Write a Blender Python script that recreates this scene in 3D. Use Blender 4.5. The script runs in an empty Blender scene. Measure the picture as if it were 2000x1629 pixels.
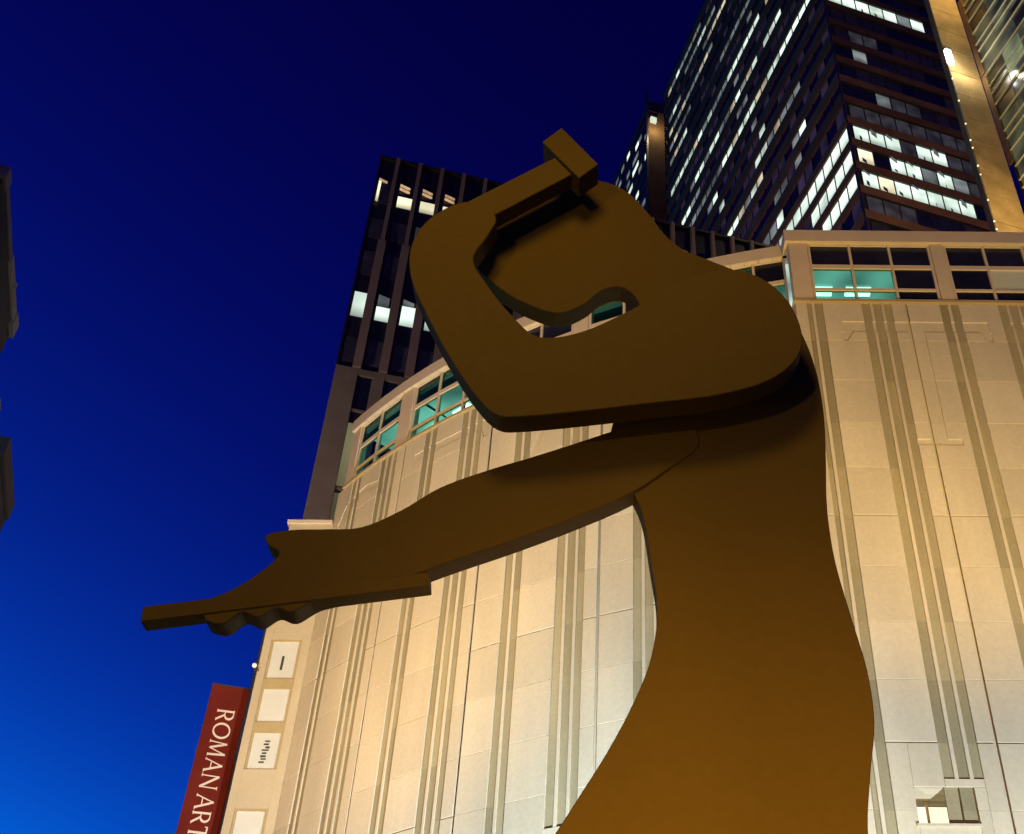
import bpy, bmesh, math, random
from mathutils import Vector, Matrix
random.seed(7)
S = bpy.context.scene
C = S.collection
rad = math.radians

# ------------------------------------------------------------------ camera
cam = bpy.data.cameras.new('camera')
camo = bpy.data.objects.new('camera', cam)
C.objects.link(camo)
S.camera = camo
cam.sensor_width = 36.0
cam.lens = 42.3
cam.shift_x = -0.105
cam.clip_end = 3000
pitch, roll = rad(40.2), 0.01
fw = Vector((0, math.cos(pitch), math.sin(pitch)))
up0 = Vector((0, -math.sin(pitch), math.cos(pitch)))
rt = Vector((1, 0, 0)) * math.cos(roll) + up0 * math.sin(roll)
up = up0 * math.cos(roll) - Vector((1, 0, 0)) * math.sin(roll)
M = Matrix((rt, up, -fw)).transposed().to_4x4()
M.translation = Vector((0, 0, 1.6))
camo.matrix_world = M

# ------------------------------------------------------------------ sky at dusk (sun just below the horizon, ahead and to the left)
W = bpy.data.worlds.new('World')
S.world = W
W.use_nodes = True
wn, wl = W.node_tree.nodes, W.node_tree.links
sky = wn.new('ShaderNodeTexSky')
sky.sky_type = 'NISHITA'
sky.sun_disc = False
sky.sun_elevation = rad(-2)
sky.sun_rotation = rad(-60)
bw = wn.new('ShaderNodeRGBToBW')
wl.new(sky.outputs[0], bw.inputs[0])
comb = wn.new('ShaderNodeCombineColor')
def chan(i, ref, val, power):
    d = wn.new('ShaderNodeMath'); d.operation = 'DIVIDE'; d.inputs[1].default_value = ref
    p = wn.new('ShaderNodeMath'); p.operation = 'POWER'; p.inputs[1].default_value = power
    m = wn.new('ShaderNodeMath'); m.operation = 'MULTIPLY'; m.inputs[1].default_value = val * 10
    c = wn.new('ShaderNodeMath'); c.operation = 'MINIMUM'; c.inputs[1].default_value = 7.0
    wl.new(bw.outputs[0], d.inputs[0]); wl.new(d.outputs[0], p.inputs[0]); wl.new(p.outputs[0], m.inputs[0])
    wl.new(m.outputs[0], c.inputs[0]); wl.new(c.outputs[0], comb.inputs[i])
chan(0, .1, .0009, .3)
chan(1, .25, .085, 4.1)
chan(2, .25, .57, 2.0)
wl.new(comb.outputs[0], wn['Background'].inputs[0])
wn['Background'].inputs[1].default_value = 0.1

S.view_settings.view_transform = 'Standard'
S.view_settings.look = 'None'
S.view_settings.exposure = 0
S.view_settings.gamma = 1
S.view_settings.use_curve_mapping = False

# ------------------------------------------------------------------ street and flood lights and added fill lamps
SODIUM = (1.0, .61, .13)
def spot(name, loc, target, power, color, angle, blend=.8, radius=.25):
    l = bpy.data.lights.new(name, 'SPOT')
    l.energy = power; l.color = color; l.spot_size = rad(angle); l.spot_blend = blend; l.shadow_soft_size = radius
    o = bpy.data.objects.new(name, l); C.objects.link(o)
    o.location = loc
    o.rotation_euler = (Vector(target) - Vector(loc)).to_track_quat('-Z', 'Y').to_euler()
def point(name, loc, power, color, radius=.3):
    l = bpy.data.lights.new(name, 'POINT')
    l.energy = power; l.color = color; l.shadow_soft_size = radius
    o = bpy.data.objects.new(name, l); C.objects.link(o); o.location = loc
# sodium floodlights that wash the museum wall
spot('flood_light', (-9.5, 12, 9.5), (-4.5, 27, 23.5), 10500, SODIUM, 72, 1)
spot('flood_light', (-14, 18, 8), (-8, 29.5, 17), 7600, (1, .70, .38), 80, 1)
spot('flood_light', (6.5, 11.5, 9.5), (8, 22, 23.5), 9500, SODIUM, 80, 1)
# cool metal halide uplights at the foot of the wall
spot('up_light', (.5, 16.5, .6), (-1, 25.5, 9.3), 23000, (.90, 1, .93), 80, 1)
spot('up_light', (8.5, 13.5, .6), (8.8, 22, 8), 12500, (.90, 1, .93), 74, 1)
# street lamp and ground flood near the statue, then an added fill
spot('street_or_fill_light', (-1.2, 2.6, 14.4), (-.9, 9.3, 9.3), 1050, (1, .60, .06), 100, .8, 1.1)
spot('ground_flood_light', (.9, 2.0, 1.0), (.9, 9.3, 3.7), 4900, (1, .53, .06), 62, 1, .3)
point('street_or_fill_light', (-7, -7, 7), 1500, (1, .62, .10), .4)  # added weak front fill, lifts the dark shade under the shoulder
# added unseen lamps standing in for city glow on the far office buildings
point('street_or_fill_light', (-33, 45, 34), 22000, (1, .72, .5), 1)
point('street_or_fill_light', (-6, 140, 95), 60000, (1, .5, .42), 1)
point('street_or_fill_light', (46, 72, 110), 52000, (1, .6, .3), 1)

# ------------------------------------------------------------------ materials
def mat(name, col, rough=.7, var=.12, scale=1.5, obj_var=0.0, bump=0.0, spec=.4, metal=0.0, streak=False):
    m = bpy.data.materials.new(name); m.use_nodes = True
    n, l = m.node_tree.nodes, m.node_tree.links
    b = n['Principled BSDF']
    b.inputs['Roughness'].default_value = rough
    b.inputs['Specular IOR Level'].default_value = spec
    b.inputs['Metallic'].default_value = metal
    tc = n.new('ShaderNodeTexCoord')
    geo = n.new('ShaderNodeNewGeometry')
    mp = n.new('ShaderNodeMapping')
    mp.inputs['Scale'].default_value = (1, 1, .18) if streak else (1, 1, 1)
    l.new(geo.outputs['Position'], mp.inputs[0])
    nz = n.new('ShaderNodeTexNoise'); nz.inputs['Scale'].default_value = scale; nz.inputs['Detail'].default_value = 6
    l.new(mp.outputs[0], nz.inputs[0])
    fine = n.new('ShaderNodeTexNoise'); fine.inputs['Scale'].default_value = scale * 14; fine.inputs['Detail'].default_value = 4
    l.new(geo.outputs['Position'], fine.inputs[0])
    r = n.new('ShaderNodeMapRange'); r.inputs['From Min'].default_value = .3; r.inputs['From Max'].default_value = .7
    r.inputs['To Min'].default_value = 1 - var; r.inputs['To Max'].default_value = 1 + var
    l.new(nz.outputs[0], r.inputs[0])
    r2 = n.new('ShaderNodeMapRange'); r2.inputs['From Min'].default_value = .3; r2.inputs['From Max'].default_value = .7
    r2.inputs['To Min'].default_value = 1 - var * .5; r2.inputs['To Max'].default_value = 1 + var * .5
    l.new(fine.outputs[0], r2.inputs[0])
    mu = n.new('ShaderNodeMath'); mu.operation = 'MULTIPLY'
    l.new(r.outputs[0], mu.inputs[0]); l.new(r2.outputs[0], mu.inputs[1])
    last = mu.outputs[0]
    if obj_var:
        oi = n.new('ShaderNodeObjectInfo')
        r3 = n.new('ShaderNodeMapRange'); r3.inputs['To Min'].default_value = 1 - obj_var; r3.inputs['To Max'].default_value = 1 + obj_var
        l.new(oi.outputs['Random'], r3.inputs[0])
        m2 = n.new('ShaderNodeMath'); m2.operation = 'MULTIPLY'
        l.new(last, m2.inputs[0]); l.new(r3.outputs[0], m2.inputs[1]); last = m2.outputs[0]
    vm = n.new('ShaderNodeVectorMath'); vm.operation = 'SCALE'
    vm.inputs[0].default_value = col
    l.new(last, vm.inputs['Scale'])
    l.new(vm.outputs[0], b.inputs['Base Color'])
    if bump:
        bp = n.new('ShaderNodeBump'); bp.inputs['Strength'].default_value = bump; bp.inputs['Distance'].default_value = .02
        l.new(fine.outputs[0], bp.inputs['Height']); l.new(bp.outputs[0], b.inputs['Normal'])
    return m

def lit(name, col, strength, var=.35, scale=2.0, gloss=.12, ramp=False):
    """a lit window: light from the room behind, uneven, under a glossy pane"""
    m = bpy.data.materials.new(name); m.use_nodes = True
    n, l = m.node_tree.nodes, m.node_tree.links
    b = n['Principled BSDF']
    b.inputs['Base Color'].default_value = (.03, .03, .03, 1)
    b.inputs['Roughness'].default_value = gloss
    geo = n.new('ShaderNodeNewGeometry')
    nz = n.new('ShaderNodeTexNoise'); nz.inputs['Scale'].default_value = scale; nz.inputs['Detail'].default_value = .5
    l.new(geo.outputs['Position'], nz.inputs[0])
    oi = n.new('ShaderNodeObjectInfo')
    r = n.new('ShaderNodeMapRange'); r.inputs['From Min'].default_value = .3; r.inputs['From Max'].default_value = .7
    r.inputs['To Min'].default_value = strength * (1 - var); r.inputs['To Max'].default_value = strength * (1 + var)
    l.new(nz.outputs[0], r.inputs[0])
    r3 = n.new('ShaderNodeMapRange'); r3.inputs['To Min'].default_value = .75; r3.inputs['To Max'].default_value = 1.2
    l.new(oi.outputs['Random'], r3.inputs[0])
    mu = n.new('ShaderNodeMath'); mu.operation = 'MULTIPLY'
    l.new(r.outputs[0], mu.inputs[0]); l.new(r3.outputs[0], mu.inputs[1])
    if ramp:
        tc = n.new('ShaderNodeTexCoord'); sp = n.new('ShaderNodeSeparateXYZ'); l.new(tc.outputs['Generated'], sp.inputs[0])
        rr = n.new('ShaderNodeMapRange'); rr.inputs['From Max'].default_value = .45; rr.inputs['To Min'].default_value = .45; rr.inputs['To Max'].default_value = 1.05
        l.new(sp.outputs['Z'], rr.inputs[0])
        m3 = n.new('ShaderNodeMath'); m3.operation = 'MULTIPLY'; l.new(mu.outputs[0], m3.inputs[0]); l.new(rr.outputs[0], m3.inputs[1]); mu = m3
    b.inputs['Emission Color'].default_value = (*col, 1)
    l.new(mu.outputs[0], b.inputs['Emission Strength'])
    return m

def tinted_glass(name, tint, gloss=.1):
    m = bpy.data.materials.new(name); m.use_nodes = True
    n, l = m.node_tree.nodes, m.node_tree.links
    n.remove(n['Principled BSDF'])
    t = n.new('ShaderNodeBsdfTransparent'); t.inputs[0].default_value = (*tint, 1)
    g = n.new('ShaderNodeBsdfGlossy'); g.inputs['Roughness'].default_value = .03
    mx = n.new('ShaderNodeMixShader'); mx.inputs[0].default_value = gloss
    l.new(t.outputs[0], mx.inputs[1]); l.new(g.outputs[0], mx.inputs[2])
    l.new(mx.outputs[0], n['Material Output'].inputs[0])
    return m

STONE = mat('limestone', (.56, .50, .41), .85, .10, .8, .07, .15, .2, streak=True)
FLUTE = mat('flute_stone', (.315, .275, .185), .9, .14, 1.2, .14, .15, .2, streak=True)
TRIM = mat('painted_trim', (.60, .50, .40), .6, .05, 2)
JAMB = mat('ochre_jamb', (.40, .30, .16), .8, .08, 2)
STEEL = mat('weathered_steel', (.105, .068, .014), .7, .07, .7, 0, .14, .12, streak=True)
DARKGLASS = mat('dark_glass', (.008, .010, .018), .12, .3, 1.0, .3, 0, .5)
DIMGLASS = mat('dim_glass', (.035, .034, .04), .25, .3, 1.0, .35, 0, .5)
BLUEGLASS = mat('navy_glass', (.012, .012, .024), .2, .3, 1.0, .3, 0, .3)
BLACKMETAL = mat('black_spandrel', (.012, .011, .014), .4, .2, 1.0, 0, 0, .4)
FIN = mat('brown_metal_fin', (.15, .115, .11), .6, .08, .6, 0, 0, .3)
CONCRETE = mat('dark_concrete', (.13, .11, .10), .85, .12, .5, 0, .1, .2)
SPANDREL = mat('bronze_spandrel', (.10, .058, .038), .7, .25, .25, .2, 0, .08)
TOWERDARK = mat('tower_mullion', (.02, .016, .02), .4, .2, .3, 0, 0, .4)
BEIGE = mat('beige_stone', (.40, .30, .15), .75, .30, .5, .10, .1, .3)
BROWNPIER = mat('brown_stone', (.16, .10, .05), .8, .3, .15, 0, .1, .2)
OLIVE = mat('olive_glass', (.02, .022, .014), .18, .4, .3, .3, 0, .5)
PALEFIN = mat('pale_metal_fin', (.55, .58, .48), .35, .05, 1, 0, 0, .5)
BANNER = mat('red_banner_cloth', (.125, .011, .006), .8, .12, 1.5, 0, .1, .2)
BANNERDARK = mat('dark_red_banner_cloth', (.09, .010, .008), .8, .12, 1.5, 0, .1, .2)
LETTER = mat('pale_letter_print', (.72, .58, .50), .8, .04, 2)
POLE = mat('bracket_metal', (.05, .035, .03), .5, .1, 3)
WHITEPANE = mat('white_backed_glass', (.62, .61, .58), .35, .05, 1.2, .03, 0, .5)
INK = mat('black_print', (.05, .05, .045), .7, .2, 5)
PALETRIM = mat('pale_parapet', (.26, .25, .24), .7, .1, 1)
ASPHALT = mat('asphalt', (.05, .05, .05), .9, .2, 2, 0, .3)
PAVING = mat('paving_concrete', (.28, .26, .24), .9, .12, 1.5, 0, .2)
INTERIOR = mat('interior_paint', (.55, .60, .55), .8, .05, 1)
TEALGLASS = tinted_glass('teal_glass', (.44, .72, .64), .06)
OLIVEGLASS = tinted_glass('smoky_teal_glass', (.22, .34, .27), .06)
CEIL = lit('ceiling_room_glow', (.70, 1.0, .90), .62, .6, .8)  # room light put into the ceiling surface as emission
FIXTURE = lit('ceiling_fixture', (.9, 1.0, .92), 6.0, .1)
WHITELIT = lit('white_lit_window', (.82, 1.0, .86), 1.1, .22, .45, ramp=True)
WARMLIT = lit('warm_lit_window', (1.0, .93, .62), 1.15, .22, .45, ramp=True)
BLINDLIT = lit('blind_lit_window', (1.0, .62, .32), .55, .2, 2)
GREYLIT = lit('grey_lit_window', (.75, .85, .85), .20, .4, .5, ramp=True)
PURPLEGLOW = lit('purple_glow_glass', (.50, .36, .62), .03, .7, .3)  # dark panes given a faint purple glow
BANKWHITE = lit('white_lit_bank', (.82, 1.0, .86), .70, .6, .25)
BANKWARM = lit('warm_lit_bank', (1.0, .88, .6), .40, .6, .25)
BANKGREY = lit('grey_lit_bank', (.75, .85, .85), .16, .6, .25)
FAINTLIT = lit('faint_lit_window', (.55, .55, .62), .035, .6, .5)
OLIVELIT = lit('olive_lit_window', (.55, .62, .34), .07, .8, .5)
GREENLIT = lit('green_lit_window', (.75, .9, .5), .28, .7, .5)
YELLOWLIT = lit('ochre_lit_slot', (.75, .66, .32), .22, .6, .12)
BULB = lit('bulb_glow', (1, .80, .45), 1.6, .1)
FLOODGLOW = lit('flood_glow', (1, .96, .85), 14, .05)

# ------------------------------------------------------------------ object helpers
def world_of(o):
    v = Vector((0, 0, 0))
    while o is not None:
        v += o.location; o = o.parent
    return v
def link(name, me, m=None, parent=None, loc=(0, 0, 0), rot=0.0):
    """loc is in world space; parents are never rotated"""
    o = bpy.data.objects.new(name, me); C.objects.link(o)
    if me is not None and m is not None:
        if not me.materials: me.materials.append(m)
        if me.materials[0] is not m:
            o.material_slots[0].link = 'OBJECT'; o.material_slots[0].material = m
    l = Vector(loc)
    if parent is not None:
        o.parent = parent; l = l - world_of(parent)
    o.location = l
    o.rotation_euler = (0, 0, rot)
    return o
def thing(name, label, cat, loc=(0, 0, 0), group=None):
    o = link(name, None, None, None, loc)
    return tag(o, label, cat, group)
def tag(o, label, cat, group=None):
    o['label'] = label; o['category'] = cat
    if group: o['group'] = group
    return o
_boxes = {}
def box_mesh(sx, sy, sz, bev=0.0):
    k = (round(sx, 3), round(sy, 3), round(sz, 3), bev)
    if k not in _boxes:
        bm = bmesh.new()
        bmesh.ops.create_cube(bm, size=1)
        bmesh.ops.scale(bm, vec=(sx, sy, sz), verts=bm.verts)
        if bev: bmesh.ops.bevel(bm, geom=bm.edges[:], offset=bev, segments=1, affect='EDGES')
        me = bpy.data.meshes.new('box'); bm.to_mesh(me); bm.free()
        _boxes[k] = me
    return _boxes[k]
class Frame:
    """local frame of a wall: u along the wall to the right as seen from outside, z up, d inwards"""
    def __init__(s, x, y, ang):
        s.o = Vector((x, y, 0)); s.a = ang
        s.u = Vector((math.cos(ang), math.sin(ang), 0)); s.d = Vector((-math.sin(ang), math.cos(ang), 0))
    def p(s, u, z, d=0): return s.o + s.u * u + s.d * d + Vector((0, 0, z))
    def box(s, name, u0, u1, z0, z1, d0, d1, m, parent, bev=0.0):
        me = box_mesh(u1 - u0, d1 - d0, z1 - z0, bev)
        return link(name, me, m, parent, s.p((u0 + u1) / 2, (z0 + z1) / 2, (d0 + d1) / 2), s.a)
class MB:
    """collects boxes and prisms in world space, then links them as one mesh object"""
    def __init__(s): s.v = []; s.f = []
    def hexa(s, pts):
        b = len(s.v); s.v += [tuple(p) for p in pts]
        for q in ((0, 3, 2, 1), (4, 5, 6, 7), (0, 1, 5, 4), (1, 2, 6, 5), (2, 3, 7, 6), (3, 0, 4, 7)):
            s.f.append(tuple(b + i for i in q))
    def box(s, F, u0, u1, z0, z1, d0, d1):
        s.hexa([F.p(u0, z0, d0), F.p(u1, z0, d0), F.p(u1, z0, d1), F.p(u0, z0, d1),
                F.p(u0, z1, d0), F.p(u1, z1, d0), F.p(u1, z1, d1), F.p(u0, z1, d1)])
    def mesh(s, origin):
        me = bpy.data.meshes.new('mesh')
        me.from_pydata([tuple(Vector(p) - origin) for p in s.v], [], s.f); me.update()
        bm = bmesh.new(); bm.from_mesh(me); bmesh.ops.recalc_face_normals(bm, faces=bm.faces); bm.to_mesh(me); bm.free()
        return me
    def build(s, name, m, parent=None, origin=None):
        origin = Vector(origin) if origin is not None else Vector(s.v[0])
        return link(name, s.mesh(origin), m, parent, origin)

# ------------------------------------------------------------------ ground
def slab(name, x0, x1, y0, y1, z0, z1, m):
    mb = MB(); F = Frame(0, 0, 0); mb.box(F, x0, x1, z0, z1, y0, y1)
    o = mb.build(name, m, None, ((x0 + x1) / 2, (y0 + y1) / 2, z1)); o['kind'] = 'structure'; return o
slab('ground', -900, 900, -600, 1400, -1.0, -.004, ASPHALT)
slab('pavement', -12, 40, -6, 21.5, .0, .13, PAVING)

# ------------------------------------------------------------------ museum
museum = thing('museum_building', 'pale floodlit limestone museum with curved fluted wall and glazed band under its cornice', 'museum', (4.55, 22.0, 0))
CX, CY, R = 9.54, 45.97, 23.95
def curve(s, off=0.0):
    """frame on the curved wall at arc distance s (grows to the left)"""
    a = s / R
    return Frame(CX - (R + off) * math.sin(a), CY - (R + off) * math.cos(a), -a)
WING = Frame(4.55, 22.0, 0)
TOP, COURSE = 24.17, 1.3567
NC = 11
ZC = [TOP - COURSE * (k + 1) for k in range(NC)]          # foot of each course
PITCH = 3.545
FL = [(.88, 1.09), (1.17, 1.38), (2.40, 2.61), (2.69, 2.90), (2.98, 3.17)]   # flutes within a bay, from its left joint
COLS = [(.03, .88), (1.38, 2.40), (3.17, PITCH - .03)]
RIDGES = [(1.09, 1.17), (2.61, 2.69), (2.90, 2.98)]
DEPTH = .04

# letters carved over the wall, one to a bay: convex strokes in metres, x from the letter's centre, z absolute
def rect(x0, x1, z0, z1): return [(x0, z0), (x1, z0), (x1, z1), (x0, z1)]
T_ = [rect(-1.87, 1.87, 23.12, 23.50), [(-1.9, 22.8), (-1.8, 22.8), (-1.62, 23.12), (-1.9, 23.12)], [(1.8, 22.8), (1.9, 22.8), (1.9, 23.12), (1.62, 23.12)],
      rect(-.20, .20, 19.62, 23.12), rect(-.55, .55, 19.42, 19.62)]
E_ = [rect(-1.45, 1.45, 23.20, 23.50), [(1.3, 22.85), (1.45, 22.85), (1.45, 23.2), (1.2, 23.2)], rect(-1.05, -.65, 19.72, 23.20), rect(-1.45, 1.45, 19.42, 19.72),
      rect(-.65, .8, 21.35, 21.6), [(1.2, 19.72), (1.45, 19.72), (1.45, 20.2), (1.3, 20.2)]]
A_ = [[(-1.6, 19.42), (-1.35, 19.42), (.08, 23.5), (-.12, 23.5)], [(1.15, 19.42), (1.6, 19.42), (.25, 23.5), (-.12, 23.5)], rect(-1.0, .95, 20.75, 20.95)]
L_ = [rect(-1.35, -.3, 23.32, 23.50), rect(-1.02, -.62, 19.72, 23.32), rect(-1.4, 1.4, 19.42, 19.72), [(1.15, 19.72), (1.4, 19.72), (1.4, 20.3), (1.28, 20.3)]]
def S_strokes():
    pts = [(1.15, 22.75), (.85, 23.25), (.1, 23.42), (-.75, 23.2), (-1.05, 22.6), (-.8, 22.0), (0, 21.5), (.85, 20.95), (1.12, 20.35), (.8, 19.7), (0, 19.5), (-.85, 19.7), (-1.2, 20.3)]
    w = [.08, .12, .14, .2, .24, .24, .26, .26, .24, .2, .14, .12, .08]
    out = []
    for i in range(len(pts) - 1):
        (x0, z0), (x1, z1) = pts[i], pts[i + 1]
        t = Vector((x1 - x0, z1 - z0)).normalized(); nrm = Vector((-t.y, t.x)); a = .04
        out.append([(x0 - t.x * a - nrm.x * w[i], z0 - t.y * a - nrm.y * w[i]), (x1 + t.x * a - nrm.x * w[i + 1], z1 + t.y * a - nrm.y * w[i + 1]),
                    (x1 + t.x * a + nrm.x * w[i + 1], z1 + t.y * a + nrm.y * w[i + 1]), (x0 - t.x * a + nrm.x * w[i], z0 - t.y * a + nrm.y * w[i])])
    return out
# (centre on the curve as arc distance, strokes), x to the right = smaller arc distance
CURVE_LETTERS = [(19.30, S_strokes()), (15.45, E_), (11.70, A_), (7.90, T_)]
WING_LETTERS = [(7.57, T_), (11.35, L_)]

def carve(o, strokes_local):
    """cut the strokes (u, z in the piece's own frame, local coordinates of the object) 20 to 32 mm into the piece's outer face"""
    me0 = o.data
    hit = False
    cutters = []
    zs = [v.co.z for v in me0.vertices]; us = [v.co.x for v in me0.vertices]; ds = [v.co.y for v in me0.vertices]
    for st in strokes_local:
        if max(p[0] for p in st) < min(us) or min(p[0] for p in st) > max(us) or max(p[1] for p in st) < min(zs) or min(p[1] for p in st) > max(zs): continue
        d0, d1 = min(ds) - .1, min(ds) + (.02 if _curve_mode[0] else .032)
        me = bpy.data.meshes.new('cut')
        n = len(st)
        me.from_pydata([(u, d0, z) for u, z in st] + [(u, d1, z) for u, z in st], [],
                       [tuple(range(n)), tuple(range(2 * n - 1, n - 1, -1))] + [(i, i + n, (i + 1) % n + n, (i + 1) % n) for i in range(n)])
        bm = bmesh.new(); bm.from_mesh(me); bmesh.ops.recalc_face_normals(bm, faces=bm.faces); bm.to_mesh(me); bm.free()
        c = bpy.data.objects.new('cut', me); C.objects.link(c)
        cutters.append((c, me))
    if not cutters: return
    tmp = bpy.data.objects.new('cut_target', me0.copy()); C.objects.link(tmp)
    for c, _ in cutters:
        md = tmp.modifiers.new('cut', 'BOOLEAN'); md.operation = 'DIFFERENCE'; md.object = c; md.solver = 'EXACT'
    dg = bpy.context.evaluated_depsgraph_get(); dg.update()
    new = bpy.data.meshes.new_from_object(tmp.evaluated_get(dg))
    if len(new.polygons) >= 6:
        mt = me0.materials[0]
        new.materials.clear(); new.materials.append(mt)
        o.data = new
    bpy.data.objects.remove(tmp)
    for c, me in cutters:
        bpy.data.objects.remove(c); bpy.data.meshes.remove(me)

FEND = 11.22
def bay(frame_at, u_abs, dark_rows, letters, cols=COLS, ridges=RIDGES, skip=lambda ci, k: False):
    """frame_at(u) gives the wall frame at bay offset u; u_abs(u) the coordinate the letters use"""
    for ci, (a, b) in enumerate(cols):
        c = (a + b) / 2
        F = frame_at(c)
        for k in range(NC):
            if skip(ci, k): continue
            g = .013 if k in dark_rows else .0025
            gt = .013 if (k - 1) in dark_rows else .0025
            z0, z1 = ZC[k] + g, ZC[k] + COURSE - (gt if k else 0)
            # a slight unevenness between the slabs
            dd = random.uniform(-.003, .003)
            o = F.box('stone_panel', -(b - a) / 2, (b - a) / 2, z0, z1, dd, DEPTH + dd, STONE, museum, .007)
            if k < 4:
                zc = (z0 + z1) / 2
                loc = []
                for ctr, strokes in letters:
                    for st in strokes:
                        loc.append([(x + ctr_off(ctr, u_abs(c)), z - zc) for x, z in st])
                carve(o, loc)
    for a, b in ridges:
        c = (a + b) / 2
        F = frame_at(c)
        zlo = ZC[-1] if a < 2 else FEND + .004
        o = F.box('ridge', -(b - a) / 2, (b - a) / 2, zlo, TOP, .004, DEPTH, STONE, museum, .006)
        zc = (zlo + TOP) / 2
        loc = []
        for ctr, strokes in letters:
            for st in strokes: loc.append([(x + ctr_off(ctr, u_abs(c)), z - zc) for x, z in st])
        carve(o, loc)
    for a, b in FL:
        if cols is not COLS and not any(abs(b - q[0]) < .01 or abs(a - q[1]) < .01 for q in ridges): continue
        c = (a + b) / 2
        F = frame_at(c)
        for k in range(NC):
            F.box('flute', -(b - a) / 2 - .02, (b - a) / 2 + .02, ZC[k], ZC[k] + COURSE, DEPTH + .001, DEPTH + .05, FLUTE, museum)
    if len(ridges) == 3 and not skip(1, 10):
        F = frame_at(2.785)
        F.box('stone_panel', -.382, .382, ZC[9] + .0025, FEND, 0, DEPTH, STONE, museum, .007)
        F.box('stone_panel', -.382, .382, ZC[10] + .0025, ZC[9] - .0025, 0, DEPTH, STONE, museum, .007)
_curve_mode = [True]
def ctr_off(ctr, u):
    return (u - ctr) if _curve_mode[0] else (ctr - u)
J = [20.96, 17.42, 13.87, 10.31, 6.80]
for i in range(4):
    s0 = J[i]
    dark = (5,) if i < 2 else (5,)
    rows = (4, 8) if i < 2 else (5, 9)
    bay(lambda u, s0=s0: curve(s0 - u), lambda u, s0=s0: s0 - u, rows, CURVE_LETTERS)
# half bay between the last joint of the curve and the wing
bay(lambda u: curve(6.80 - u), lambda u: 6.80 - u, (5, 9), CURVE_LETTERS, [(.03, .88), (1.38, 1.74)], [(1.09, 1.17)])
_curve_mode[0] = False
WJ = [3.875, 7.42, 10.965]
bay(lambda u: Frame(WJ[0] + u, 22.0, 0), lambda u: WJ[0] + u, (4, 8), WING_LETTERS, [(.68, .97), (1.38, 2.40), (3.17, 3.515)], RIDGES, lambda ci, k: ci == 1 and k > 8)
bay(lambda u: Frame(WJ[1] + u, 22.0, 0), lambda u: WJ[1] + u, (4, 8), WING_LETTERS)
bay(lambda u: Frame(WJ[2] + u, 22.0, 0), lambda u: WJ[2] + u, (4, 8), WING_LETTERS)

# backing wall behind the slabs, and the plain foot of the wall down to the pavement
mb = MB()
n = 40
zf = ZC[-1]
for i in range(n):
    s0, s1 = 20.96 - (20.96 - 5.0) * i / n, 20.96 - (20.96 - 5.0) * (i + 1) / n
    F = curve((s0 + s1) / 2); w = (s0 - s1) / 2 + .004
    mb.box(F, -w, w, zf - .02, TOP, DEPTH + .052, .6)
    mb.box(F, -w, w, 0, zf - .021, 0, .6)
HX0, HX1, HZ0, HZ1 = 1.12, 2.27, 10.33, 11.06      # opening of the small window, from the wing's corner
for a, b, z0, z1 in ((.004, HX0, zf - .02, TOP), (HX1, 10, zf - .02, TOP), (HX0, HX1, zf - .02, HZ0), (HX0, HX1, HZ1, TOP)): mb.box(WING, a, b, z0, z1, DEPTH + .052, .95)
mb.box(WING, .0, 10.0, 0, zf - .021, 0, .55)
mb.box(WING, .0, .128, zf - .021, TOP, .004, .6)         # return at the wing's corner
mb.build('wall', STONE, museum, (4.55, 22, 0))
# roof behind the band
mb = MB()
mb.box(Frame(0, 0, 0), -1.5, 14.5, 26.3, 26.6, 26.6, 44)
mb.build('roof', CONCRETE, museum)

# sill and cornice
mb = MB()
for i in range(n):
    s0, s1 = 20.62 - (20.62 - 5.0) * i / n, 20.62 - (20.62 - 5.0) * (i + 1) / n
    F = curve((s0 + s1) / 2); w = (s0 - s1) / 2 + .006
    mb.box(F, -w, w, TOP + .002, TOP + .09, -.06, .5)
mb.box(WING, -.05, 10.0, TOP + .002, TOP + .09, -.06, .5)
mb.build('sill', JAMB, museum)
mb = MB()
for i in range(n):
    s0, s1 = 20.62 - (20.62 - 5.0) * i / n, 20.62 - (20.62 - 5.0) * (i + 1) / n
    F = curve((s0 + s1) / 2); w = (s0 - s1) / 2 + .008
    mb.box(F, -w, w, 26.46, 26.90, -.10, .55)
mb.box(WING, -.1, 10.0, 26.46, 26.90, -.10, .55)
mb.build('cornice', TRIM, museum)

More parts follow.
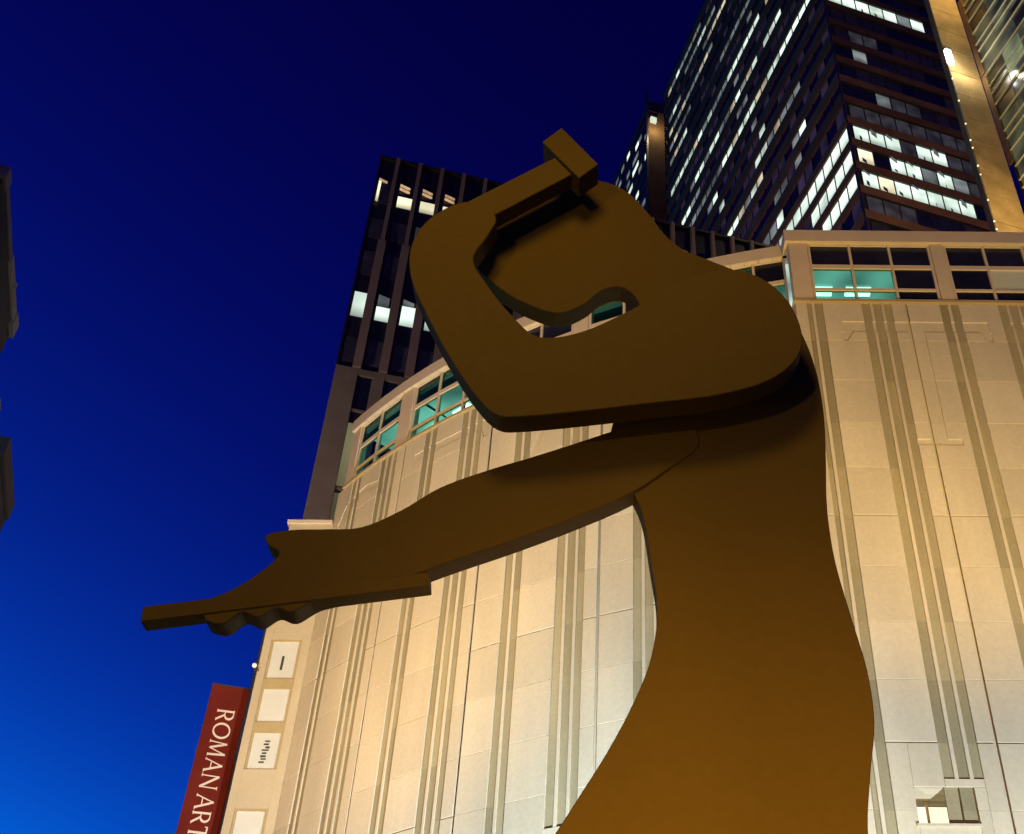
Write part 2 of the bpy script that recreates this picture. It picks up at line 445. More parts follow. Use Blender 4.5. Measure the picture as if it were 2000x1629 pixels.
# glazed band: piers, windows (> pane), ceilings behind with room light put in as glow
ZB, ZT = TOP + .09, 26.46
ROWS = [(24.27, 24.68), (24.76, 25.52), (25.66, 26.42)]
def window(frame_of, cuts, states, left_is_big):
    """cuts: positions of the panes' edges; states: for each column, materials of its three rows, bottom first"""
    mb = MB()
    sgn = -1 if left_is_big else 1
    for c in cuts:
        F = frame_of(c); mb.box(F, -.034, .034, ZB, ZT, .02, .14)
    panes = []
    for i in range(len(cuts) - 1):
        c = (cuts[i] + cuts[i + 1]) / 2
        F = frame_of(c); h = abs(cuts[i + 1] - cuts[i]) / 2 - .034
        mb.box(F, -h, h, 24.68, 24.76, .03, .13); mb.box(F, -h, h, 25.52, 25.66, .03, .13); mb.box(F, -h, h, 26.42, ZT, .03, .13)
        for r, (z0, z1) in enumerate(ROWS): panes.append((F, h, z0, z1, states[i][r]))
    w = mb.build('window', TRIM, museum)
    for F, h, z0, z1, m in panes: F.box('pane', -h, h, z0, z1, .075, .09, m, w)
    for i in range(len(cuts) - 1):
        if any(m in (TEALGLASS, OLIVEGLASS) for m in states[i]):
            c = (cuts[i] + cuts[i + 1]) / 2
            F = frame_of(c); h = abs(cuts[i + 1] - cuts[i]) / 2; e = .004 * i
            F.box('ceiling', -h - (1.0 if i else .2), h + (1.0 if i < len(cuts) - 2 else .2), 26.30 + e, 26.38 + e, .2 + e, 2.6, CEIL, museum)
            F.box('inner_wall', -h, h, 24.3, 26.29, 2.62, 2.7, INTERIOR, museum)
            F.box('ceiling_lamp', -h * .75, h * .55, 26.22, 26.29, 1.45, 1.75, FIXTURE, museum)
            F.box('roller_blind', -h, h, 25.9, 26.28, .25, .27, INTERIOR, museum)
T, D, O = TEALGLASS, BLUEGLASS, OLIVEGLASS
window(curve, [20.13, 19.06, 18.0], [[T, T, O], [T, T, O]], True)
window(curve, [17.34, 16.24, 15.15, 14.1], [[T, T, O], [T, T, O], [T, T, O]], True)
window(curve, [13.5, 12.4, 11.34], [[O, T, D], [O, D, D]], True)
window(curve, [10.78, 9.72, 8.65, 7.58], [[T, T, O], [T, T, D], [T, T, D]], True)
window(curve, [7.02, 5.95, 5.1], [[T, O, O], [T, T, D]], True)
wf = lambda x: Frame(x, 22.0, 0)
window(wf, [5.10, 6.20, 7.28, 8.36], [[T, T, D], [T, T, D], [D, D, D]], False)
window(wf, [8.80, 9.85, 10.92], [[D, D, D], [D, INTERIOR, D]], False)
window(wf, [11.4, 12.5, 13.6], [[D, D, D], [D, D, D]], False)
for s0, s1 in ((20.6, 20.175), (17.955, 17.385), (14.055, 13.545), (11.295, 10.825), (7.535, 7.065)):
    F = curve((s0 + s1) / 2); F.box('pier', -(s0 - s1) / 2, (s0 - s1) / 2, ZB, ZT, -.02, .3, TRIM, museum, .01)
for x0, x1 in ((4.55, 5.055), (8.405, 8.755), (10.965, 11.355)):
    Frame((x0 + x1) / 2, 22.0, 0).box('pier', -(x1 - x0) / 2, (x1 - x0) / 2, ZB, ZT, -.02, .3, TRIM, museum, .01)

# small deep window low in the wing
for a, b, z0, z1 in ((.707, HX0, ZC[9] + .0025, ZC[8] - .013), (HX0 + .003, 1.725, HZ1, ZC[8] - .013), (1.728, 2.492, HZ1, FEND), (HX1, 2.492, ZC[9] + .0025, HZ1 - .003),
                     (.707, HX0, zf + .0025, ZC[9] - .0025), (HX0 + .003, HX1 - .003, zf + .0025, HZ0), (HX1, 2.492, zf + .0025, ZC[9] - .0025)):
    WING.box('stone_panel', a, b, z0, z1, 0, DEPTH, STONE, museum, .006)
mb = MB()
for a, b, z0, z1 in ((HX0 + .004, HX0 + .06, HZ0, HZ1), (HX1 - .06, HX1 - .004, HZ0, HZ1), (HX0 + .35, HX0 + .40, HZ0, HZ1)): mb.box(WING, a, b, z0 + .004, z1 - .004, .70, .80)
dw = mb.build('deep_window', TRIM, museum)
WING.box('pane', HX0 + .06, HX0 + .35, HZ0 + .02, HZ1 - .1, .74, .76, WARMLIT, dw)
WING.box('pane', HX0 + .40, HX1 - .25, HZ0 + .02, HZ1 - .1, .74, .76, WARMLIT, dw)
WING.box('pane', HX1 - .249, HX1 - .06, HZ0 + .02, HZ1 - .1, .74, .76, JAMB, dw)
WING.box('window_sill', HX0 - .05, HX1 + .02, HZ0 - .05, HZ0 - .003, -.05, -.009, STONE, museum)

# narrow frontal strip at the left end of the curve, with its column of white backed panes
STRIP = Frame(-10.12, 30.52, 0)
mb = MB()
ST = 22.95
mb.box(STRIP, 0, .22, 0, ST, 0, .5)
mb.box(STRIP, 1.10, 1.34, 0, ST, 0, .5)
for z0, z1 in ((0, 11.2), (13.95, 15.02), (18.93, ST)): mb.box(STRIP, .22, 1.10, z0, z1, .012, .5)
mb.build('end_wall', mat('ochre_stone', (.50, .41, .29), .85, .07, .9, 0, .15, .2), museum, (-9.5, 30.5, 0))
mb = MB()
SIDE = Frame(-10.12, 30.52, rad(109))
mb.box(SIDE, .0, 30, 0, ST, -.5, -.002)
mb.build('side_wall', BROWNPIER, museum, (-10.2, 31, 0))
STRIP.box('coping', -.08, 1.3, ST, ST + .12, -.06, .5, TRIM, museum)
def strip_window(z0, z1):
    mb = MB()
    mb.box(STRIP, .22, .28, z0, z1, .04, .09); mb.box(STRIP, 1.03, 1.10, z0, z1, .02, .09)
    mb.box(STRIP, .28, 1.03, z1 - .06, z1, .02, .09)
    w = mb.build('window', JAMB, museum)
    STRIP.box('pane', .28, 1.03, z0, z1 - .06, .07, .09, WHITEPANE, w)
    return w
for z0, z1 in ((17.68, 18.93), (16.38, 17.44), (15.02, 16.13), (11.2, 13.95)):
    sw = strip_window(z0, z1)
    if z0 == 17.68:
        STRIP.box('printed_mark', .60, .67, 17.98, 18.42, .064, .069, INK, sw)
    if z0 == 15.02:
        # a small line of print that runs down the pane; too small in the picture to read, kept as strokes
        for j, (a, b) in enumerate(((.62, .76), (.60, .74), (.66, .78), (.58, .77), (.60, .72), (.57, .72), (.60, .74), (.56, .70))):
            zz = 15.84 - j * .085
            STRIP.box('printed_mark', a - .0, b, zz - .022 - .008 * (j % 3), zz + .02, .064, .069, INK, sw)
for z in (16.13, 17.44):
    STRIP.box('transom', .22, 1.10, z, z + .25, .02, .3, JAMB, museum)

# ------------------------------------------------------------------ banners on the side wall
def letter_mesh(strokes, scale):
    """strokes: (x0, y0, x1, y1, width) in cap heights; returns flat prisms"""
    verts, faces = [], []
    for k, (x0, y0, x1, y1, w) in enumerate(strokes):
        t = Vector((x1 - x0, y1 - y0)).normalized(); nn = Vector((-t.y, t.x)) * w / 2
        b = len(verts)
        e = .0006 * (k + 1)
        for d in (0, -.006 - e):
            for p in ((x0 - nn.x, y0 - nn.y), (x1 - nn.x, y1 - nn.y), (x1 + nn.x, y1 + nn.y), (x0 + nn.x, y0 + nn.y)):
                verts.append((p[0] * scale, d, p[1] * scale))
        for q in ((0, 1, 2, 3), (7, 6, 5, 4), (0, 4, 5, 1), (1, 5, 6, 2), (2, 6, 7, 3), (3, 7, 4, 0)): faces.append(tuple(b + i for i in q))
    return verts, faces
def arc(cx, cy, rx, ry, a0, a1, wthick, wthin, n=10, rot=0):
    out = []
    for i in range(n):
        p = rad(a0 + (a1 - a0) * i / n); q = rad(a0 + (a1 - a0) * (i + 1) / n); m = (p + q) / 2
        w = wthin + (wthick - wthin) * abs(math.cos(m + rad(rot)))
        e = .12
        x0, y0, x1, y1 = cx + rx * math.cos(p), cy + ry * math.sin(p), cx + rx * math.cos(q), cy + ry * math.sin(q)
        dx, dy = (x1 - x0) * e, (y1 - y0) * e
        out.append((x0 - dx, y0 - dy, x1 + dx, y1 + dy, w))
    return out
K, N_ = .125, .065
GLYPH = {
    'R': ([(.1, 0, .1, 1, K), (0, .025, .2, .025, .05), (0, .975, .2, .975, .05), (.1, .97, .34, .97, .06), (.1, .48, .34, .48, .06)] + arc(.33, .725, .25, .245, 90, -90, K, .06, 8) + [(.33, .48, .66, .01, .12), (.6, .025, .74, .025, .05)], .74),
    'O': (arc(.5, .5, .44, .465, 0, 360, K, .07, 20), 1.0),
    'M': ([(.1, 0, .17, 1, N_), (.17, 1, .5, .08, K), (.5, .05, .85, 1, N_), (.85, 1, .93, 0, K), (.02, .025, .2, .025, .05), (.84, .025, 1.03, .025, .05)], 1.05),
    'A': ([(.06, 0, .42, 1, N_), (.40, 1, .80, 0, K), (.2, .36, .64, .36, .06), (0, .025, .16, .025, .05), (.7, .025, .9, .025, .05)], .88),
    'N': ([(.1, 0, .1, 1, N_), (.1, .98, .78, .03, K), (.78, 0, .78, 1, N_), (0, .025, .2, .025, .05), (.68, .975, .88, .975, .05)], .88),
    'T': ([(.36, 0, .36, .95, K), (0, .96, .72, .96, .08), (.25, .025, .47, .025, .05), (.02, .83, .02, .98, .05), (.7, .83, .7, .98, .05)], .74),
}
BF = Frame(-10.26, 31.3, rad(19))
def ripple(u, z): return .03 * math.sin(z * 1.7 + u * 2.2) + .014 * math.sin(z * 4.3 - u * 3)
def banner(F, u0, u1, ztop, zbot, cloth, label, text=None):
    t = thing('banner', label, 'banner', F.p((u0 + u1) / 2, zbot, 0), 'museum banners')
    # slightly rippled cloth
    verts, faces = [], []
    nu, nz = 6, 40
    for j in range(nz + 1):
        for i in range(nu + 1):
            u = u0 + (u1 - u0) * i / nu; z = ztop + (zbot - ztop) * j / nz
            d = ripple(u, z)
            verts.append(F.p(u, z, d))
    for j in range(nz):
        for i in range(nu):
            a = j * (nu + 1) + i; faces.append((a, a + nu + 1, a + nu + 2, a + 1))
    o0 = F.p((u0 + u1) / 2, (ztop + zbot) / 2, 0)
    me = bpy.data.meshes.new('cloth'); me.from_pydata([tuple(v - o0) for v in verts], [], faces); me.update()
    c = link('cloth', me, cloth, t, o0)
    so = c.modifiers.new('thick', 'SOLIDIFY'); so.thickness = .006
    for z in (ztop + .02, zbot - .02):
        F.box('bracket_arm', u0 - .02, .0, z - .022, z + .022, -.022, .022, POLE, t)
    # seam ties along both edges
    k = 0
    z = ztop - .5
    while z > zbot:
        F.box('tie', u0 - .05, u0 + .03, z - .012, z + .012, -.03, -.018, POLE, t)
        F.box('tie', u1 - .06, u1 + .01, z - .012, z + .012, -.03, -.018, POLE, t)
        z -= .75
    if text:
        cap = .47
        z = text[1]
        for ch in text[0]:
            if ch == ' ': z -= .10; continue
            st, adv = GLYPH[ch]
            v, f = letter_mesh(st, cap)
            # the line of text runs down the cloth: letter tops point right, towards the wall
            vv = [F.u * (text[2] + p[2]) + Vector((0, 0, z - p[0])) + F.d * (p[1] - .012 + ripple(text[2] + p[2], z - p[0])) + F.o for p in v]
            o0 = vv[0].copy()
            me = bpy.data.meshes.new('letter'); me.from_pydata([tuple(p - o0) for p in vv], [], f); me.update()
            link('letter', me, LETTER, t, o0)
            z -= adv * cap + .045
    return t
banner(BF, -1.22, -.20, 17.68, 10.4, BANNER, 'red cloth banner lettered ROMAN ART, hung nearest on the museum side wall', ('ROMAN ART', 16.99, -.93))
banner(Frame(-12.05, 36.6, rad(19)), -1.26, -.1, 17.9, 10.4, BANNERDARK, 'second dark red banner mostly hidden behind the lettered one')

# small white fitting on the edge of the end wall
k = thing('wall_camera', 'tiny white ball fitting on the museum edge above the red banner', 'camera', (-10.19, 30.42, 18.02))
bm = bmesh.new(); bmesh.ops.create_icosphere(bm, subdivisions=2, radius=.075); me = bpy.data.meshes.new('ball'); bm.to_mesh(me); bm.free()
link('housing', me, mat('white_plastic', (.8, .8, .78), .4, .02), k, (-10.19, 30.40, 18.02))
Frame(-10.15, 30.42, 0).box('bracket', -.03, .07, 17.9, 17.94, -.02, .1, POLE, k)

# ------------------------------------------------------------------ dark office building with fins, behind the museum
A2 = rad(16)
MF = Frame(-19.19, 60, A2)
fin = thing('office_building', 'dark office block with vertical brown fins behind the raised arm of the figure', 'office building', MF.p(18, 0))
mb = MB()
mb.box(MF, 0, 36, 56.75, 79.3, .35, 22)
mb.build('glass_body', BLACKMETAL, fin, MF.p(18, 56))
mb = MB()
slots = [(1.55, 2.45, 53.6, 56.2), (3.3, 4.2, 53.6, 56.2), (5.1, 6.0, 53.6, 56.2)]
mb.box(MF, 0, 36, 0, 56.74, .3, 22)
for a, b in ((-.02, 1.5), (2.5, 3.3), (4.25, 5.05), (6.0, 6.8), (7.75, 8.55), (9.5, 36.0)): mb.box(MF, a, b, 0, 56.73, .0, .299)
for u in (2.0, 3.77, 5.52, 7.27, 9.02): mb.box(MF, u - .5, u + .5, 56.2, 56.72, .02, .298)
mb.build('lower_wall', CONCRETE, fin, MF.p(18, 0))
for i, u in enumerate((2.0, 3.77, 5.52, 7.27, 9.02)):
    for z0, z1, m in ((53.2, 56.2, DARKGLASS), (52.2, 53.1, BLACKMETAL), (47.0, 52.1, YELLOWLIT if i == 0 else DARKGLASS), (40, 46.4, YELLOWLIT if i == 0 else DIMGLASS)):
        MF.box('window', u - .47, u + .47, z0, z1, .18, .24, m, fin)
    for z in (53.15, 46.7): MF.box('slot_sill', u - .5, u + .5, z - .1, z + .1, .06, .24, CONCRETE, fin)
COLW = 1.775
rows5 = [(74.1, 76.8), (70.1, 72.3), (66.1, 68.6), (61.8, 64.2), (57.5, 59.8)]
for i in range(20):
    u0 = 1.45 + COLW * (i - 1) + .42 if i else .18
    u1 = 1.45 + COLW * i - .12
    for r, (z0, z1) in enumerate(rows5):
        if r == 0:
            onc = {0: DARKGLASS, 1: WARMLIT, 2: WARMLIT, 3: WARMLIT, 13: BLINDLIT, 14: BLINDLIT, 16: BLINDLIT}
            m = onc.get(i, DARKGLASS)
            if i == 0:
                w = MF.box('window', u0, u1, z0, z1, .30, .34, DIMGLASS, fin)
                MF.box('lit_edge', u0, u0 + .2, z0, z1 - .3, .27, .295, WARMLIT, w); MF.box('lit_edge', u0, u1, z1 - .28, z1, .27, .296, BLINDLIT, w)
            elif i in onc:
                w = MF.box('window', u0, u1, z0, 75.35, .30, .34, m, fin)
                for z in (75.95, 76.38): MF.box('blind_slat', u0, u1, z, z + .27, .29, .34, BLINDLIT, w)
            else: MF.box('window', u0, u1, z0, z1, .30, .34, DARKGLASS, fin)
        elif r == 3:
            on = i < 4 or i in (6, 7, 8, 11)
            if i in (1, 2): 
                w = MF.box('window', u0, u1, z0, z0 + (1.35 if i == 1 else 1.9), .30, .34, WHITELIT, fin)
                MF.box('blind', u0, u1, z0 + (1.36 if i == 1 else 1.91), z1, .29, .34, GREYLIT, w)
            else: MF.box('window', u0, u1, z0, z1, .30, .34, WHITELIT if on else DIMGLASS, fin)
        else: MF.box('window', u0, u1, z0, z1, .30, .34, DIMGLASS if random.random() < .7 else FAINTLIT, fin)
for i in range(20):
    u = 1.35 + COLW * i
    MF.box('fin', u - .14, u + .14, 69.6, 79.45, -.12, .34, FIN, fin, .01)
    MF.box('fin', u - .29, u + .29, 56.76, 69.59, -.16, .34, FIN, fin, .01)
MF.box('corner_trim', -.06, .10, 56.76, 79.3, .20, .36, BLACKMETAL, fin)
MF.box('parapet', -.08, 36, 79.3, 79.6, .1, 1.0, BLACKMETAL, fin)

# ------------------------------------------------------------------ tall office tower
GA = rad(19)
RF = Frame(34.15, 110, GA)                 # right face, u from the corner to the right
LFr = Frame(34.15, 110, GA - math.pi / 2)  # left face: u is negative going away from the corner
tower = thing('office_tower', 'tall dark office tower with bands of lit windows, right of the raised hammer', 'tower', RF.p(11, 0, 11))
FP = 5.45
def ftop(k): return 136.5 + FP * k
mb = MB()
mb.box(RF, .35, 22.0, 0, 262, .35, 72.6)
mb.build('core', TOWERDARK, tower, RF.p(11, 0, 11))
for k in range(-6, 23):
    z = ftop(k)
    mb = MB()
    mb.box(RF, -.1, 22.3, z + .25, z + 2.15, -.12, .36)
    mb.box(LFr, -72.9, -.361, z + .25, z + (2.15 if k < 4 else 3.2), -.1, .36)
    mb.build('spandrel', SPANDREL, tower, RF.p(0, z))
    for du, w in ((0.0, .0),):
        RF.box('ledge', -.16, 22.3, z + .12, z + .25, -.2, .36, TOWERDARK, tower)
# right face panes
W0, WP = .72, 2.69
litmap = {1: {0: WHITELIT, 1: WARMLIT, 2: WHITELIT, 3: WHITELIT, 4: WHITELIT, 5: WHITELIT, 6: WHITELIT},
          2: {0: WARMLIT, 2: WHITELIT, 3: WHITELIT, 4: GREYLIT, 5: WHITELIT, 6: GREYLIT, 7: FAINTLIT},
          3: {0: WHITELIT, 1: WHITELIT, 2: WHITELIT, 3: FAINTLIT, 4: WHITELIT, 5: WHITELIT, 6: FAINTLIT, 7: FAINTLIT},
          4: {i: FAINTLIT for i in range(8)}, 5: {2: GREYLIT, 3: FAINTLIT, 4: FAINTLIT}, 7: {1: GREYLIT}, 8: {1: FAINTLIT, 2: FAINTLIT}, 0: {0: FAINTLIT, 1: FAINTLIT, 2: FAINTLIT},
          10: {0: WHITELIT, 1: WHITELIT, 2: WHITELIT, 3: WHITELIT, 4: WHITELIT, 5: GREYLIT, 6: WHITELIT}}
for k in range(-2, 13):
    for i in range(8):
        m = litmap.get(k, {}).get(i) or (DIMGLASS if random.random() < .45 else DARKGLASS)
        w = RF.box('window', W0 + WP * i, W0 + WP * i + 2.5, ftop(k) - 3.1, ftop(k) + .1, .1, .2, m, tower)
        if m in (WHITELIT, WARMLIT) and random.random() < .45:
            hh = random.choice((.5, .8, 1.3))
            RF.box('blind', W0 + WP * i, W0 + WP * i + 2.5, ftop(k) + .1 - hh, ftop(k) + .1, .08, .099, GREYLIT, w)
        if m in (WHITELIT, WARMLIT) and random.random() < .6:
            uu = W0 + WP * i + random.uniform(.1, 1.3)
            RF.box('furniture', uu, uu + random.uniform(.4, 1.0), ftop(k) - 3.1, ftop(k) - 3.1 + random.uniform(.5, 1.1), .085, .099, DIMGLASS, w)
for i in range(9): RF.box('mullion', W0 + WP * i - .19 + (0 if i else .05), W0 + WP * i, ftop(-2) - 3.29, 200, .02, .348, TOWERDARK, tower)
RF.box('corner_post', -.1, .34, 90, 262, -.098, .34, TOWERDARK, tower)
# left face panes: lit runs seen in the picture as (from, to, storey)
runs = [(21, 37.5, 15), (37.8, 70, 15), (32.6, 49.6, 13), (3.5, 43, 11), (13, 23, 13), (46, 53, 10), (28, 32, 7), (.5, 22.8, 3), (.5, 15, 2), (.3, 10.5, 1), (62, 72, 20), (50, 72, 22), (46, 70, 19), (30, 41, 17), (60, 71, 17), (44, 46, 9), (12, 16, 6), (20, 22, 5), (55, 64, 12), (24, 28, 9), (8, 20, 15), (50, 60, 13), (24, 31, 13), (44, 62, 11), (10, 30, 8), (34, 48, 7), (40, 56, 5), (26, 40, 17), (40, 60, 21), (56, 72, 18), (30, 48, 20), (12, 26, 19), (5, 14, 17), (22.8, 34, 4), (15, 30, 3)]
lit_mb, warm_mb, grey_mb, dark_mb, purple_mb = MB(), MB(), MB(), MB(), MB()
for k in range(-2, 23):
    for i in range(27):
        v = .72 + WP * i
        if v + 2.5 > 72.8: continue
        m = DARKGLASS; kind = dark_mb
        for a, b, kk in runs:
            if kk == k and a <= v + 1.2 <= b:
                q = random.random()
                dim = runs.index((a, b, kk)) > 9
                m, kind = (WHITELIT, lit_mb) if q < (.25 if dim else .75) or (k < 4 and v < 23) else ((GREYLIT, grey_mb) if q < .85 else (WARMLIT, warm_mb))
                break
        else:
            q = random.random()
            if q < .05: m, kind = GREYLIT, grey_mb
            elif q < .45: m, kind = PURPLEGLOW, purple_mb
        if i < 6 and -2 <= k <= 12:
            LFr.box('window', -v - 2.5, -v, ftop(k) - 3.1, ftop(k) + .1, .1, .2, m, tower)
        else: kind.box(LFr, -v - 2.5, -v, ftop(k) - 2.3, ftop(k) + .1, .1, .2)
for q, m in ((lit_mb, BANKWHITE), (warm_mb, BANKWARM), (grey_mb, BANKGREY), (purple_mb, PURPLEGLOW), (dark_mb, BLUEGLASS)):
    if q.v:
        o = q.build('window_bank', m, tower); o['kind'] = 'stuff'
for i in range(28): LFr.box('mullion', -.72 - WP * i + .01, -.72 - WP * i + .14, 110, 261, -.02, .348, TOWERDARK, tower)

# ------------------------------------------------------------------ slim tower behind
BT = Frame(6.65, 190, GA)
BTL = Frame(6.65, 190, GA - math.pi / 2)
slim = thing('slim_tower', 'slim dark tower with speckled lights and a brown stone face, beside the tall office tower', 'tower', BT.p(4, 0, 10))
mb = MB(); mb.box(BT, .3, 9, 0, 273, .3, 34); mb.build('core', TOWERDARK, slim, BT.p(4, 0, 10))
BT.box('stone_face', -.1, 9.0, 0, 268, -.3, .28, BROWNPIER, slim)
BT.box('corner_post', -.6, -.11, 0, 275, -.6, .2, TOWERDARK, slim)
for k in range(40):
    z = 270 - 4.1 * k
    if z < 150: break
    BTL.box('spandrel', -33, -.4, z - 1.4, z, -.1, .28, SPANDREL, slim)
    i = 0
    while i < 14:
        q = random.random()
        m = WHITELIT if q < .14 else (GREYLIT if q < .32 else DARKGLASS)
        BTL.box('window', -2.7 - 2.3 * i, -.55 - 2.3 * i, z - 4.0, z - 1.5, .05, .25, m, slim)
        i += 1
lamp = thing('roof_lamp', 'bright lamp under the dark cap of the slim brown stone face', 'lamp', BT.p(.9, 262.5, -.6))
BT.box('housing', .2, 2.2, 264.2, 264.7, -1.4, -.32, TOWERDARK, lamp)
BT.box('lens', .4, 2.0, 262.4, 264.19, -1.2, -.4, lit('pale_lamp', (.9, 1, .75), .7, .1), lamp)
point('roof_lamp_light', tuple(BT.p(1.2, 259.0, -3.5)), 1500, (1, .75, .4), .5)

# ------------------------------------------------------------------ right hand building: beige stone wall and finned glass wall
PF = Frame(28.31, 60, GA)
stone = thing('stone_and_glass_tower', 'beige stone and dark glass tower with bright metal fins, right of the tall tower', 'tower', PF.p(2, 0, 4))
mb = MB(); mb.box(PF, .0, 3.2, 0, 125, .12, .7); mb.build('core', BROWNPIER, stone, PF.p(2, 0, 4))
for k in range(34):
    z0 = 125 - 3.3 * (k + 1)
    if z0 < 50: break
    PF.box('stone_panel', -.05, 3.1, z0 + .02, z0 + 3.28, 0, .119, BEIGE, stone, .02)
mb = MB(); mb.box(PF, -.05, 3.1, 0, 125 - 3.3 * 23, 0, .119); mb.build('lower_wall', BEIGE, stone)
GF = Frame(*PF.p(3.22, 0, 0).xy, GA - math.pi / 2)      # u grows towards the camera
mb = MB(); mb.box(GF, .05, 24, 0, 125, .3, 6); mb.build('glass_core', BLACKMETAL, stone)
for z0 in (60, 80.3, 92.5, 107): GF.box('dark_post', .0, .55, z0, z0 + 12, -.02, .29, BROWNPIER, stone)
zz = 51.1
fl = 0
while zz < 112:
    z1 = zz + 3.15
    for i in range(10):
        q = random.random()
        m = OLIVELIT if q < .40 else (GREENLIT if q < .50 else (OLIVE if q < .85 else DARKGLASS))
        GF.box('window', .62 + 2.3 * i, .62 + 2.3 * i + 2.22, zz + .05, z1 - .05, .1, .28, m, stone)
    for dz in ((.0, 2.0) if fl % 2 else (.4, 1.45)):
        GF.box('metal_fin', .45 + .15 * random.random(), 23.9, zz + dz, zz + dz + .055, -.07, .08, PALEFIN, stone)
    zz = z1; fl += 1
wl_ = thing('wall_flood_lamp', 'glaring white flood lamp on the left edge of the beige stone wall', 'lamp', PF.p(.15, 92, -.2))
PF.box('housing', -.12, .5, 94.9, 95.15, -.35, -.005, POLE, wl_)
PF.box('lens', -.10, .48, 92.9, 94.88, -.28, -.006, FLOODGLOW, wl_, .04)
point('wall_flood_light', tuple(PF.p(.9, 92.0, -1.6)), 450, (1, .85, .55), .2)
point('wall_wash_light', tuple(PF.p(1.4, 72, -7)), 2600, (1, .66, .25), .4)
point('wall_wash_light', tuple(PF.p(1.8, 106, -7)), 3200, (1, .68, .26), .4)
string = thing('light_string', 'string of tiny warm lights down the left edge of the beige stone wall', 'string lights', PF.p(-.09, 70, -.09))
bm = bmesh.new(); bmesh.ops.create_icosphere(bm, subdivisions=1, radius=.085); bulb_me = bpy.data.meshes.new('bulb'); bm.to_mesh(bulb_me); bm.free()
for z in (90.6, 87.4, 84.2, 82.0, 81.0, 78.7, 77.6, 74.5, 72.0, 71.1): link('bulb', bulb_me, BULB, string, PF.p(-.09, z, -.09))
PF.box('cable', -.075, -.055, 66, 92, -.075, -.055, POLE, string)

# ------------------------------------------------------------------ buildings cut by the left edge
LB = Frame(-20.08, 25, GA + math.pi / 2)
left = thing('corner_building', 'dark building with a pale parapet edge, alone against the sky at the left', 'building', (-24, 28, 0))
LF2 = Frame(-20.08, 25, GA)
mb = MB(); mb.box(LF2, -9, -.02, 0, 32.7, .02, 7.5); mb.build('wall', mat('dark_brick', (.05, .05, .055), .8, .2, 1), left, (-24, 28, 0))
mb = MB()
mb.box(LF2, -9, .0, 32.7, 33.0, -.05, 7.6)
mb.build('roof', CONCRETE, left)
mb = MB()
mb.box(LF2, -.09, .02, 32.72, 33.02, .6, 3.9)
mb.box(LF2, -.35, .06, 32.6, 33.12, -.1, .6)
mb.build('parapet_trim', mat('grey_parapet', (.20, .19, .22), .7, .15, 2), left)
mb = MB(); mb.box(LF2, -.14, .06, 32.62, 33.04, 3.9, 6.9); mb.box(LF2, -.45, .12, 32.35, 33.02, 6.9, 7.62); mb.box(LF2, .04, .16, 32.8, 32.95, 5.2, 5.35)
mb.build('parapet_trim', PALETRIM, left)
for k in range(6):
    for i in range(4): LF2.box('window', -8.4 + 2.1 * i, -7.0 + 2.1 * i, 29 - 4 * k, 31.2 - 4 * k, -.03, .019, DARKGLASS, left)
far = thing('low_building', 'lower dark building with pale roof fittings, below the pale parapet at the left edge', 'building', (-31, 44, 0))
FB = Frame(-26.15, 40.1, GA)
mb = MB(); mb.box(FB, -12, 0, 0, 33.6, 0, 5); mb.build('wall', mat('olive_brick', (.07, .075, .06), .8, .25, 1.2), far, (-31, 44, 0))
FB.box('cornice', -12, .12, 33.0, 33.9, -.15, 5, CONCRETE, far)
FB.box('roof_vent', -1.9, -1.05, 33.9, 36.3, .3, 1.2, PALETRIM, far, .08)

# ------------------------------------------------------------------ statue: a plain steel-plate worker with a raised hammer
def spline(pts, n=5):
    out = []
    L = len(pts)
    for i in range(L):
        p0, p1, p2, p3 = (Vector(pts[(i + j - 1) % L]) for j in range(4))
        for k in range(n):
            t = k / n
            out.append(.5 * ((2 * p1) + (-p0 + p2) * t + (2 * p0 - 5 * p1 + 4 * p2 - p3) * t * t + (-p0 + 3 * p1 - 3 * p2 + p3) * t ** 3))
    return out
def plate(name, pts, y0, y1, parent, smooth=True, m=STEEL):
    pp = spline(pts) if smooth else [Vector(p) for p in pts]
    bm = bmesh.new()
    cx = sum(p.x for p in pp) / len(pp); cz = sum(p.y for p in pp) / len(pp)
    fvs = [bm.verts.new((p.x - cx, y0, p.y - cz)) for p in pp]
    f = bm.faces.new(fvs)
    r = bmesh.ops.extrude_face_region(bm, geom=[f])
    for v in r['geom']:
        if isinstance(v, bmesh.types.BMVert): v.co.y = y1
    bmesh.ops.recalc_face_normals(bm, faces=bm.faces)
    sharp = [e for e in bm.edges if e.calc_face_angle(0) > 1.2]
    bmesh.ops.bevel(bm, geom=sharp, offset=.008, segments=1, affect='EDGES')
    bmesh.ops.triangulate(bm, faces=[f for f in bm.faces if len(f.verts) > 4])
    me = bpy.data.meshes.new(name); bm.to_mesh(me); bm.free()
    return link(name, me, m, parent, (cx, 0, cz))
statue = thing('steel_statue', 'towering flat brown steel figure of a worker swinging a hammer before the pale museum', 'statue', (.6, 9.6, .13))
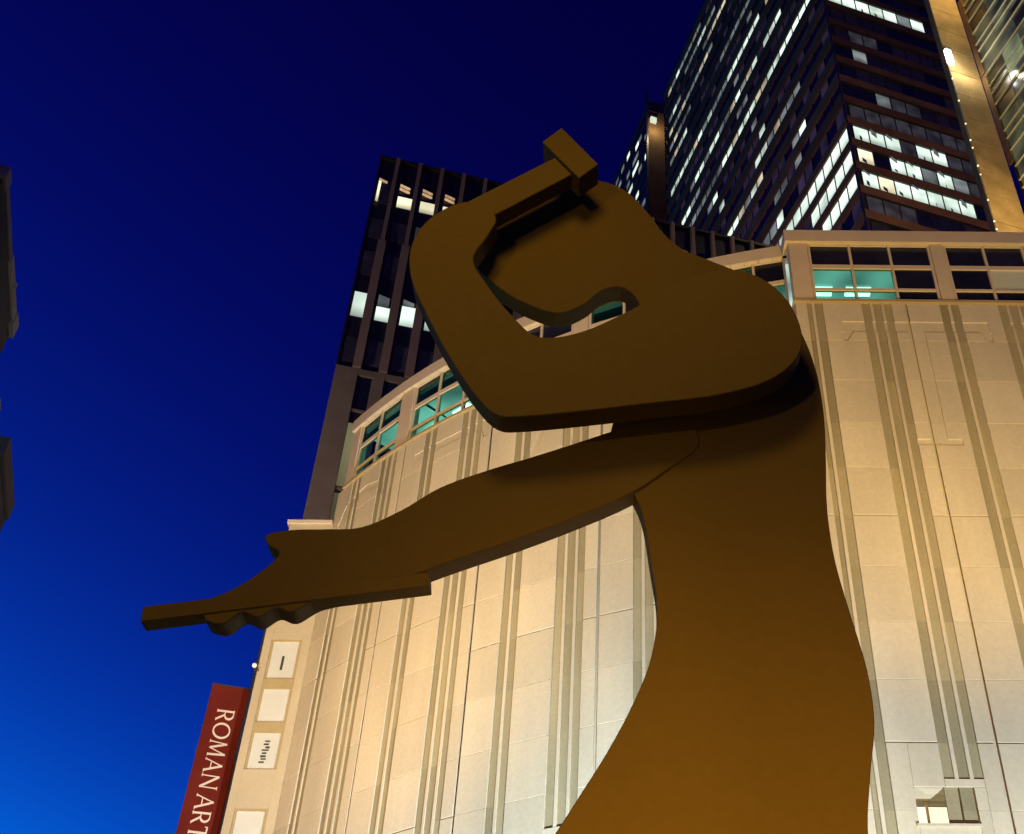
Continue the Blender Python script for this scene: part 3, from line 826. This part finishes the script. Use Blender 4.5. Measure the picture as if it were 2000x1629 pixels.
BODY = [(.50, 12.50), (.30, 12.90), (.02, 13.30), (-.38, 13.48), (-.86, 13.32), (-1.30, 12.88), (-1.58, 12.36), (-1.68, 11.92), (-1.34, 11.50), (-.98, 11.24), (-.68, 11.14), (-.42, 11.28), (-.20, 11.52), (.04, 11.55), (.22, 11.25),
        (.20, 10.6), (.02, 9.9), (-.10, 9.3), (.04, 8.9), (.22, 8.45), (.30, 7.9), (.36, 7.35), (.30, 6.85), (.14, 6.4), (-.08, 5.95), (-.34, 5.5), (-.62, 5.0),
        (-.95, 4.2), (-1.15, 3.4), (-1.2, 2.5), (-1.25, 1.5), (-1.3, .75), (-1.9, .45), (-2.0, .15), (-.35, .15), (-.3, 1.2), (-.1, 2.4), (.2, 3.3), (.55, 4.1), (.85, 3.3), (1.15, 2.4), (1.45, 1.4), (1.5, .7), (1.1, .42), (1.05, .15), (2.3, .15), (2.3, 1.2), (2.2, 2.4), (2.15, 3.4), (2.05, 4.3),
        (2.02, 5.2), (2.10, 5.75), (2.20, 6.25), (2.20, 6.75), (2.12, 7.3), (2.04, 7.9), (2.03, 8.5), (2.08, 9.1), (2.12, 9.7), (2.10, 10.3), (2.00, 10.85), (1.80, 11.35), (1.48, 11.75), (1.05, 12.02), (.72, 12.22)]
plate('body', BODY, 9.5, 9.74, statue)
LOW = [(.70, 9.55), (.30, 9.58), (-.20, 9.36), (-.80, 9.10), (-1.30, 8.90), (-1.75, 8.68), (-2.10, 8.40), (-2.45, 8.20), (-2.80, 8.17), (-3.10, 8.16), (-3.34, 8.10), (-3.30, 7.98), (-3.18, 7.88), (-3.34, 7.66), (-3.55, 7.48), (-3.75, 7.36), (-3.72, 7.18), (-3.54, 7.13), (-3.40, 7.25), (-3.24, 7.20), (-3.10, 7.30), (-2.94, 7.26), (-2.74, 7.40),
       (-2.40, 7.50), (-2.00, 7.62), (-1.56, 7.82), (-1.00, 8.06), (-.45, 8.32), (.10, 8.62), (.50, 8.95), (.80, 9.25)]
arm_low = plate('arm', LOW, 9.47, 9.70, statue)
plate('rod', [(-4.30, 7.29), (-1.75, 7.69), (-1.73, 7.54), (-4.28, 7.13)], 9.455, 9.63, arm_low, False)
UP = [(1.10, 11.28), (.55, 11.02), (.15, 10.68), (-.40, 10.32), (-.84, 10.24), (-1.12, 10.52), (-1.42, 10.98), (-1.62, 11.40), (-1.50, 11.78), (-1.42, 12.10), (-1.62, 12.36), (-1.92, 12.32), (-2.20, 12.02), (-2.32, 11.60), (-2.26, 11.10), (-2.02, 10.52), (-1.72, 9.92), (-1.42, 9.42), (-1.20, 9.18), (-.95, 9.16), (-.35, 9.24), (.25, 9.34), (.95, 9.46), (1.48, 9.66), (1.80, 9.98), (1.88, 10.36), (1.76, 10.84), (1.48, 11.18)]
arm_up = plate('arm', UP, 8.95, 9.20, statue)
bm = bmesh.new(); bmesh.ops.create_cone(bm, segments=20, radius1=.32, radius2=.32, depth=.32, cap_ends=True); bmesh.ops.rotate(bm, verts=bm.verts, cent=(0, 0, 0), matrix=Matrix.Rotation(rad(90), 3, 'X'))
me = bpy.data.meshes.new('pivot'); bm.to_mesh(me); bm.free()
link('pivot', me, STEEL, statue, (1.32, 9.35, 10.35))
ham = plate('hammer', [(-1.74, 11.90), (-1.94, 12.24), (-.70, 13.30), (-.50, 12.98)], 8.96, 9.17, arm_up, False)
plate('hammer_head', [(-.96, 13.44), (-.74, 13.72), (-.28, 13.02), (-.50, 12.76)], 8.90, 9.20, arm_up, False)
slab_b = slab('statue_plinth', -2.6, 2.9, 9.0, 10.3, .13, .16, CONCRETE); slab_b['kind'] = 'structure'
